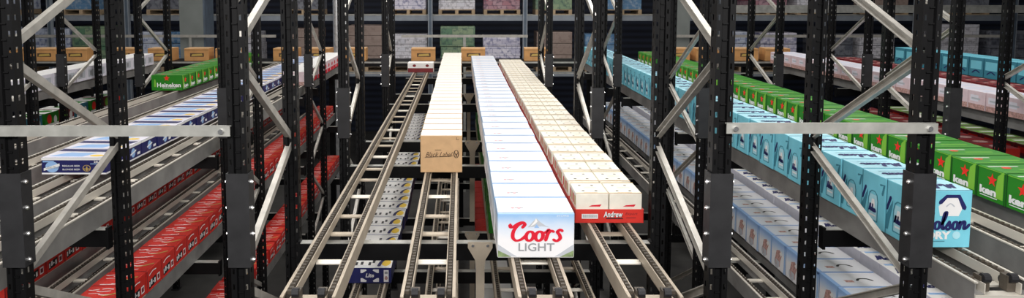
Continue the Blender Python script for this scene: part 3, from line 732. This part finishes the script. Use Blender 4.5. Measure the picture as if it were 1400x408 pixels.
# green and red cartons glimpsed under the mountain row
d = base_carton(.30,.27,.22,M['green'],M['greentop'],.004); d.disc('left',0,.11,.06,.06,M['lime']); d.rect('left',-.11,.11,.03,.05,M['white'],1)
row(d.data('beer_carton'),.43,HB,7.2,13.4,.28,'green_beer_carton','small green carton on the lane under the mountain row, %s from front','small green carton under the mountain row, nearest of its lane','green cartons under the mountain row')
d = base_carton(.36,.27,.19,M['red'],M['red'],.004); d.stroke('left',[(-.1,.08),(0,.12),(.1,.08)],.02,M['white'],2); d.rect('left',-.11,.11,.02,.04,M['white'])
row(d.data('beer_carton'),  .38,HC,9.25,13.4,.28,'red_beer_carton','red carton deep under the mountain row, %s from the front','red carton deep under the mountain row, nearest of them','red cartons deep under the middle')
d = base_carton(.36,.27,.19,M['paper'],M['paper'],.004)
for k in range(5): d.rect('left',-.12,.12,.02+.034*k,.03+.034*k,M['grey'])
row(d.data('beer_carton'),.36,HC,4.9,8.9,.28,'white_beer_carton','white striped carton low beneath the middle lanes, %s from the front','white striped carton low beneath the middle lanes, nearest one','white striped cartons low in the middle')

# tan boxes waiting on the cross shelf at the head of the lanes
def shelf():
    r = empty('head_shelf',(0,14.1,Z(SA))); tag(r,'long dark shelf across the far head of all the lanes','shelf')
    b = MB(); b.box(-9,9,-.35,.35,-.10,0,M['black']); link('deck',b.data('deck'),r)
    e = MB(); e.box(-9,9,-.36,-.35,-.03,.0,M['bar']); e.box(-9,9,-.358,-.35,-.23,-.21,M['bar']); link('edge_strip',e.data('edge_strip'),r)
    for x in (-8.5,-5.5,-2.5,0,2.5,5.5,8.5):
        p = MB(); p.box(x-.05,x+.05,-.05,.05,-Z(SA),-.10,M['black']); link('leg',p.data('leg'),r)
shelf()
d = base_carton(.46,.36,.24,M['tanbox'],M['kraft'],.004); d.rect('front',-.12,.14,.08,.15,M['brown'],1); d.shape('front',[(-.10,.09),(.12,.10),(.10,.14),(-.08,.13)],M['gold'],2); d.rect('front',-.23,.23,.20,.205,M['brown'],1)
ME_TAN = d.data('cardboard_box')
tanx = [-8.55,-7.95,-7.35,-6.45,-5.75,-5.05,-4.45,-3.35,-2.72,-2.05,-.72,.24,1.45,4.15,4.72,5.45,6.05]
lab = ['leftmost on the far shelf','second from left on the far shelf','third from left on the far shelf','fourth from left on the far shelf','fifth from left on the far shelf','sixth from left on the far shelf','directly behind the left green cartons','beside the pipe end of left green row','behind the flat dark blue row','behind the short pink and white row','behind the lone tray in the middle','between brown and mountain rows at their head','behind the red tray row','behind the right green cartons','next right of the right green row','behind the right third bank posts','behind the pale pink row']
for x, l in zip(tanx, lab):
    tag(link('cardboard_box',ME_TAN,None,(x,14.08+random.uniform(-.03,.03),Z(SA)),(0,0,random.uniform(-.05,.05))),'tan cardboard box '+l,'box','tan boxes on the far shelf')

# ------------------------------------------------------------------ far pallet rack
YR = 18.0
def simple(name, b, label, cat, loc=(0,0,0), group=None):
    return tag(link(name, b.data(name), None, loc), label, cat, group)
fx = [-14.7,-12.4,-10.1,-8.2,-5.6,-3.08,-.75,1.58,3.9,6.4,8.9,11.2,13.6]
for i, x in enumerate(fx):
    b = MB(); b.box(x-.055,x+.055,-.05,.05,0,6.5,M['beamgrey']); b.box(x-.03,x+.03,-.052,-.05,0,6.5,M['steelblue'])
    simple('rack_upright', b, 'slate upright of the far pallet rack, %s from the left' % nth(i+1), 'post', (0,YR,0), 'far rack uprights')
def farbeam(h, th, y, label, m, x0=-15, x1=15):
    b = MB(); b.box(x0,x1,-.03,.03,-th/2,th/2,m); b.box(x0,x1,-.036,.03,th/2-.02,th/2,M['bar']); simple('rack_beam', b, label, 'beam', (0,y,Z(h)), 'far rack beams')
farbeam(.62,.15,YR+.14,'long pale slate beam across the top of the far rack','' or M['beamgrey'])
farbeam(2.02,.12,YR+.14,'lower slate beam under the far pallets',M['beamgrey'])
farbeam(.62,.15,YR+.85,'rear slate beam behind the upper far pallets',M['steelblue'])
farbeam(2.02,.12,YR+.85,'rear slate beam behind the lower far pallets',M['steelblue'])
farbeam(.36,.17,16.2,'thick pale beam high on the right side',M['bar'],5.9,14)
# thin guard rail in front of the far rack
def guard_rail(x0, x1, label):
    r = empty('guard_rail',((x0+x1)/2,16.6,Z(.985))); tag(r,label,'rail','thin pale guard rails'); w=x1-x0
    b = MB(); b.box(-w/2,w/2,-.02,.02,-.03,.03,M['galv']); link('rail',b.data('rail'),r)
    for s in (0,) if w < 4 else (-.25,.25):
        p = MB(); p.box(s*w-.03,s*w+.03,-.015,.015,-Z(.985),-.03,M['bar']); link('leg',p.data('leg'),r)
guard_rail(-1.35,1.52,'thin pale guard rail behind the middle lanes')
guard_rail(4.6,12.5,'thin pale guard rail behind the right lanes')
guard_rail(-12,-4.2,'thin pale guard rail behind the left lanes')
# building columns and pipe
b = MB(); b.box(-.27,.27,-.3,.3,0,9.9,M['colgrey']); b.box(.27,.31,-.3,.3,0,9.9,M['steelblue']); simple('building_column',b,'broad grey column behind the left green cartons','column',(-6.15,17.0,0))
b = MB(); b.box(-.25,.25,-.3,.3,0,9.9,M['colgrey']); simple('building_column',b,'broad grey column behind the right middle lanes','column',(4.98,17.0,0))
b = MB(); b.cyl((0,0,0),(0,0,9.9),.075,M['foil'],16); b.cyl((.17,0,0),(.17,0,9.9),.06,M['foil'],16); simple('wrapped_pipe',b,'shiny pair of wrapped pipes running up behind left lanes','pipe',(-2.62,15.5,0))

def pallet_mesh():
    b = MB()
    for x in (-.5,0,.5): b.box(x-.05,x+.05,-.4,.4,.02,.11,M['wood'])
    for k in range(5): b.box(-.55,.55,-.4+.17*k,-.4+.17*k+.12,.11,.13,M['wood']); 
    for k in (-.4,-.05,.28): b.box(-.55,.55,k,k+.12,0,.02,M['wood'])
    return b.data('pallet')
ME_PAL = pallet_mesh()
lm = {'lav': caps('load_lavender',(.55,.53,.66),(.75,.72,.80),(.13,.14,.30),7), 'green': caps('load_green',(.10,.22,.13),(.28,.36,.22),(.05,.10,.09),6),
      'white': caps('load_white',(.62,.62,.68),(.70,.68,.72),(.28,.27,.30),8), 'brown': caps('load_brown',(.26,.19,.16),(.30,.23,.2),(.20,.14,.12),4),
      'blue': caps('load_blue',(.05,.15,.30),(.12,.25,.42),(.35,.42,.5),6), 'bluewhite': caps('load_bluewhite',(.50,.55,.68),(.62,.66,.76),(.06,.10,.28),6),
      'grey': caps('load_grey',(.10,.11,.14),(.22,.23,.26),(.04,.04,.06),6), 'red': caps('load_red',(.30,.05,.08),(.45,.30,.34),(.08,.04,.08),7)}
def load(x, hb, w, ht, kind, label, y=YR+.52):
    r = empty('pallet_load',(x,y,Z(hb))); tag(r,label,'pallet load','loaded pallets on the far rack')
    p = link('pallet',ME_PAL,r); p.scale = (w/1.1,1,1)
    b = MB(); rr = random.Random(int(x*100)); n = max(2,int(ht/.22)); z=.13
    for k in range(n):
        j = rr.uniform(-.012,.012); b.bevbox(-w/2+j,w/2+j,-.38+j,.38+j,z+k*ht/n,z+(k+1)*ht/n-.006,lm[kind],.012)
    link('stacked_cases',b.data('stacked_cases'),r)
B0 = 1.96
for a in [(-1.27,.86,.80,'white','pallet of pale can packs behind the lone tray'),(-.08,.86,1.0,'green','tall pallet of green cases behind the brown row'),(1.02,.92,.76,'lav','pallet of lavender blue cases behind the mountain row'),(2.32,.88,.86,'brown','brown wrapped pallet load behind the red tray row'),
          (-2.35,.9,1.02,'brown','tall dark brown wrapped pallet behind the second left posts'),(-3.95,.9,.95,'brown','brown wrapped pallet load beside the wrapped pipes'),
          (-6.9,.9,.86,'blue','blue wrapped pallet left of the broad left column'),(-7.75,.7,.86,'bluewhite','pale blue pallet second left of the broad left column'),(-9.2,.9,1.0,'green','dark green pallet at the far left'),(-10.2,.95,.95,'bluewhite','striped pale blue pallet fourth left of the column'),(-11.4,.95,.98,'bluewhite','striped pale blue pallet at the left picture edge'),(-5.4,.75,.86,'white','grey white pallet just right of the broad left column'),
          (3.55,.9,.8,'blue','blue pallet load seen between the right second bank posts'),(6.95,.55,.86,'bluewhite','narrow blue and white pallet right of the right column'),(7.9,.9,.84,'lav','pale lavender pallet behind the pale pink row'),(9.3,.9,.80,'grey','dark grey can pallet at the far right'),(10.35,.85,.78,'white','pale can pallet next right of the dark grey one'),(12.4,.95,1.05,'white','white stacked pallet near the right picture edge'),(13.6,.9,.9,'grey','dark pallet at the right picture edge')]:
    load(a[0],B0,a[1],a[2],a[3],a[4])
for a in [(-1.3,.86,.8,'lav','upper pallet of lavender packs above the lone tray'),(-.1,.9,.7,'white','upper pallet on pale wood above the brown row'),(1.02,.9,.8,'red','upper pallet of red packs above the mountain row'),(2.3,.9,.8,'green','upper pallet of green packs above the red trays'),(-3.9,.9,.8,'grey','upper dark pallet beside the pipes'),(-7.3,.95,.8,'grey','upper dark pallet left of the left column'),(-9.4,.95,.8,'blue','upper blue pallet at far left'),(-11.3,.95,.8,'bluewhite','upper pale pallet at left edge'),(4.0,.95,.8,'blue','upper blue pallet left of the right column'),(7.6,.95,.8,'red','upper red pallet above the pink row'),(8.8,.95,.8,'white','upper pale pallet second right of the right column'),(10.6,.95,.8,'brown','upper brown pallet at far right'),(12.6,.95,.8,'grey','upper dark pallet at right edge')]:
    load(a[0],.545,a[1],a[2],a[3],a[4])

# ------------------------------------------------------------------ lights
def area(name, loc, sx, sy, power, col=(1,.97,.94), rot=(0,0,0)):
    l = bpy.data.lights.new(name,'AREA'); l.shape='RECTANGLE'; l.size=sx; l.size_y=sy; l.energy=power; l.color=col
    o = bpy.data.objects.new(name,l); COL.objects.link(o); o.location=loc; o.rotation_euler=rot; return o
for x, p in ((-7.2,150),(-1.6,150),(1.75,205),(7.4,150)):  # the two over the gangways are added fill for the lower rows
    area('overhead_light',(x,8.0,6.9),.5,13,p)
for x in (-3.4,.1,3.5):
    area('overhead_light',(x,8.0,8.6),.5,13,(30 if x == .1 else 60))
area('overhead_light',(0,16.0,8.6),18,.6,230)
area('overhead_light',(0,-2.0,6.6),9,1.2,520, rot=(math.radians(50),0,0))  # unseen fill lamp added behind the camera, tilted to brighten front faces
w = bpy.data.worlds.new('warehouse_air'); S.world = w; w.use_nodes = True
w.node_tree.nodes['Background'].inputs[0].default_value = (.75,.8,.9,1); w.node_tree.nodes['Background'].inputs[1].default_value = .06

# ------------------------------------------------------------------ camera
cam = bpy.data.cameras.new('camera'); co = bpy.data.objects.new('camera',cam); COL.objects.link(co)
PITCH = 5.0
co.location = (0,0,CAMZ); co.rotation_euler = (math.radians(90-PITCH),0,0)
cam.sensor_fit='HORIZONTAL'; cam.sensor_width = 36; cam.lens = 36*1000/1400
cam.shift_x = (700-630)/1400; cam.shift_y = -(204-77.5)/1400
cam.clip_end = 200
S.camera = co
S.view_settings.view_transform = 'Standard'; S.view_settings.look = 'None'; S.view_settings.exposure = 0.30
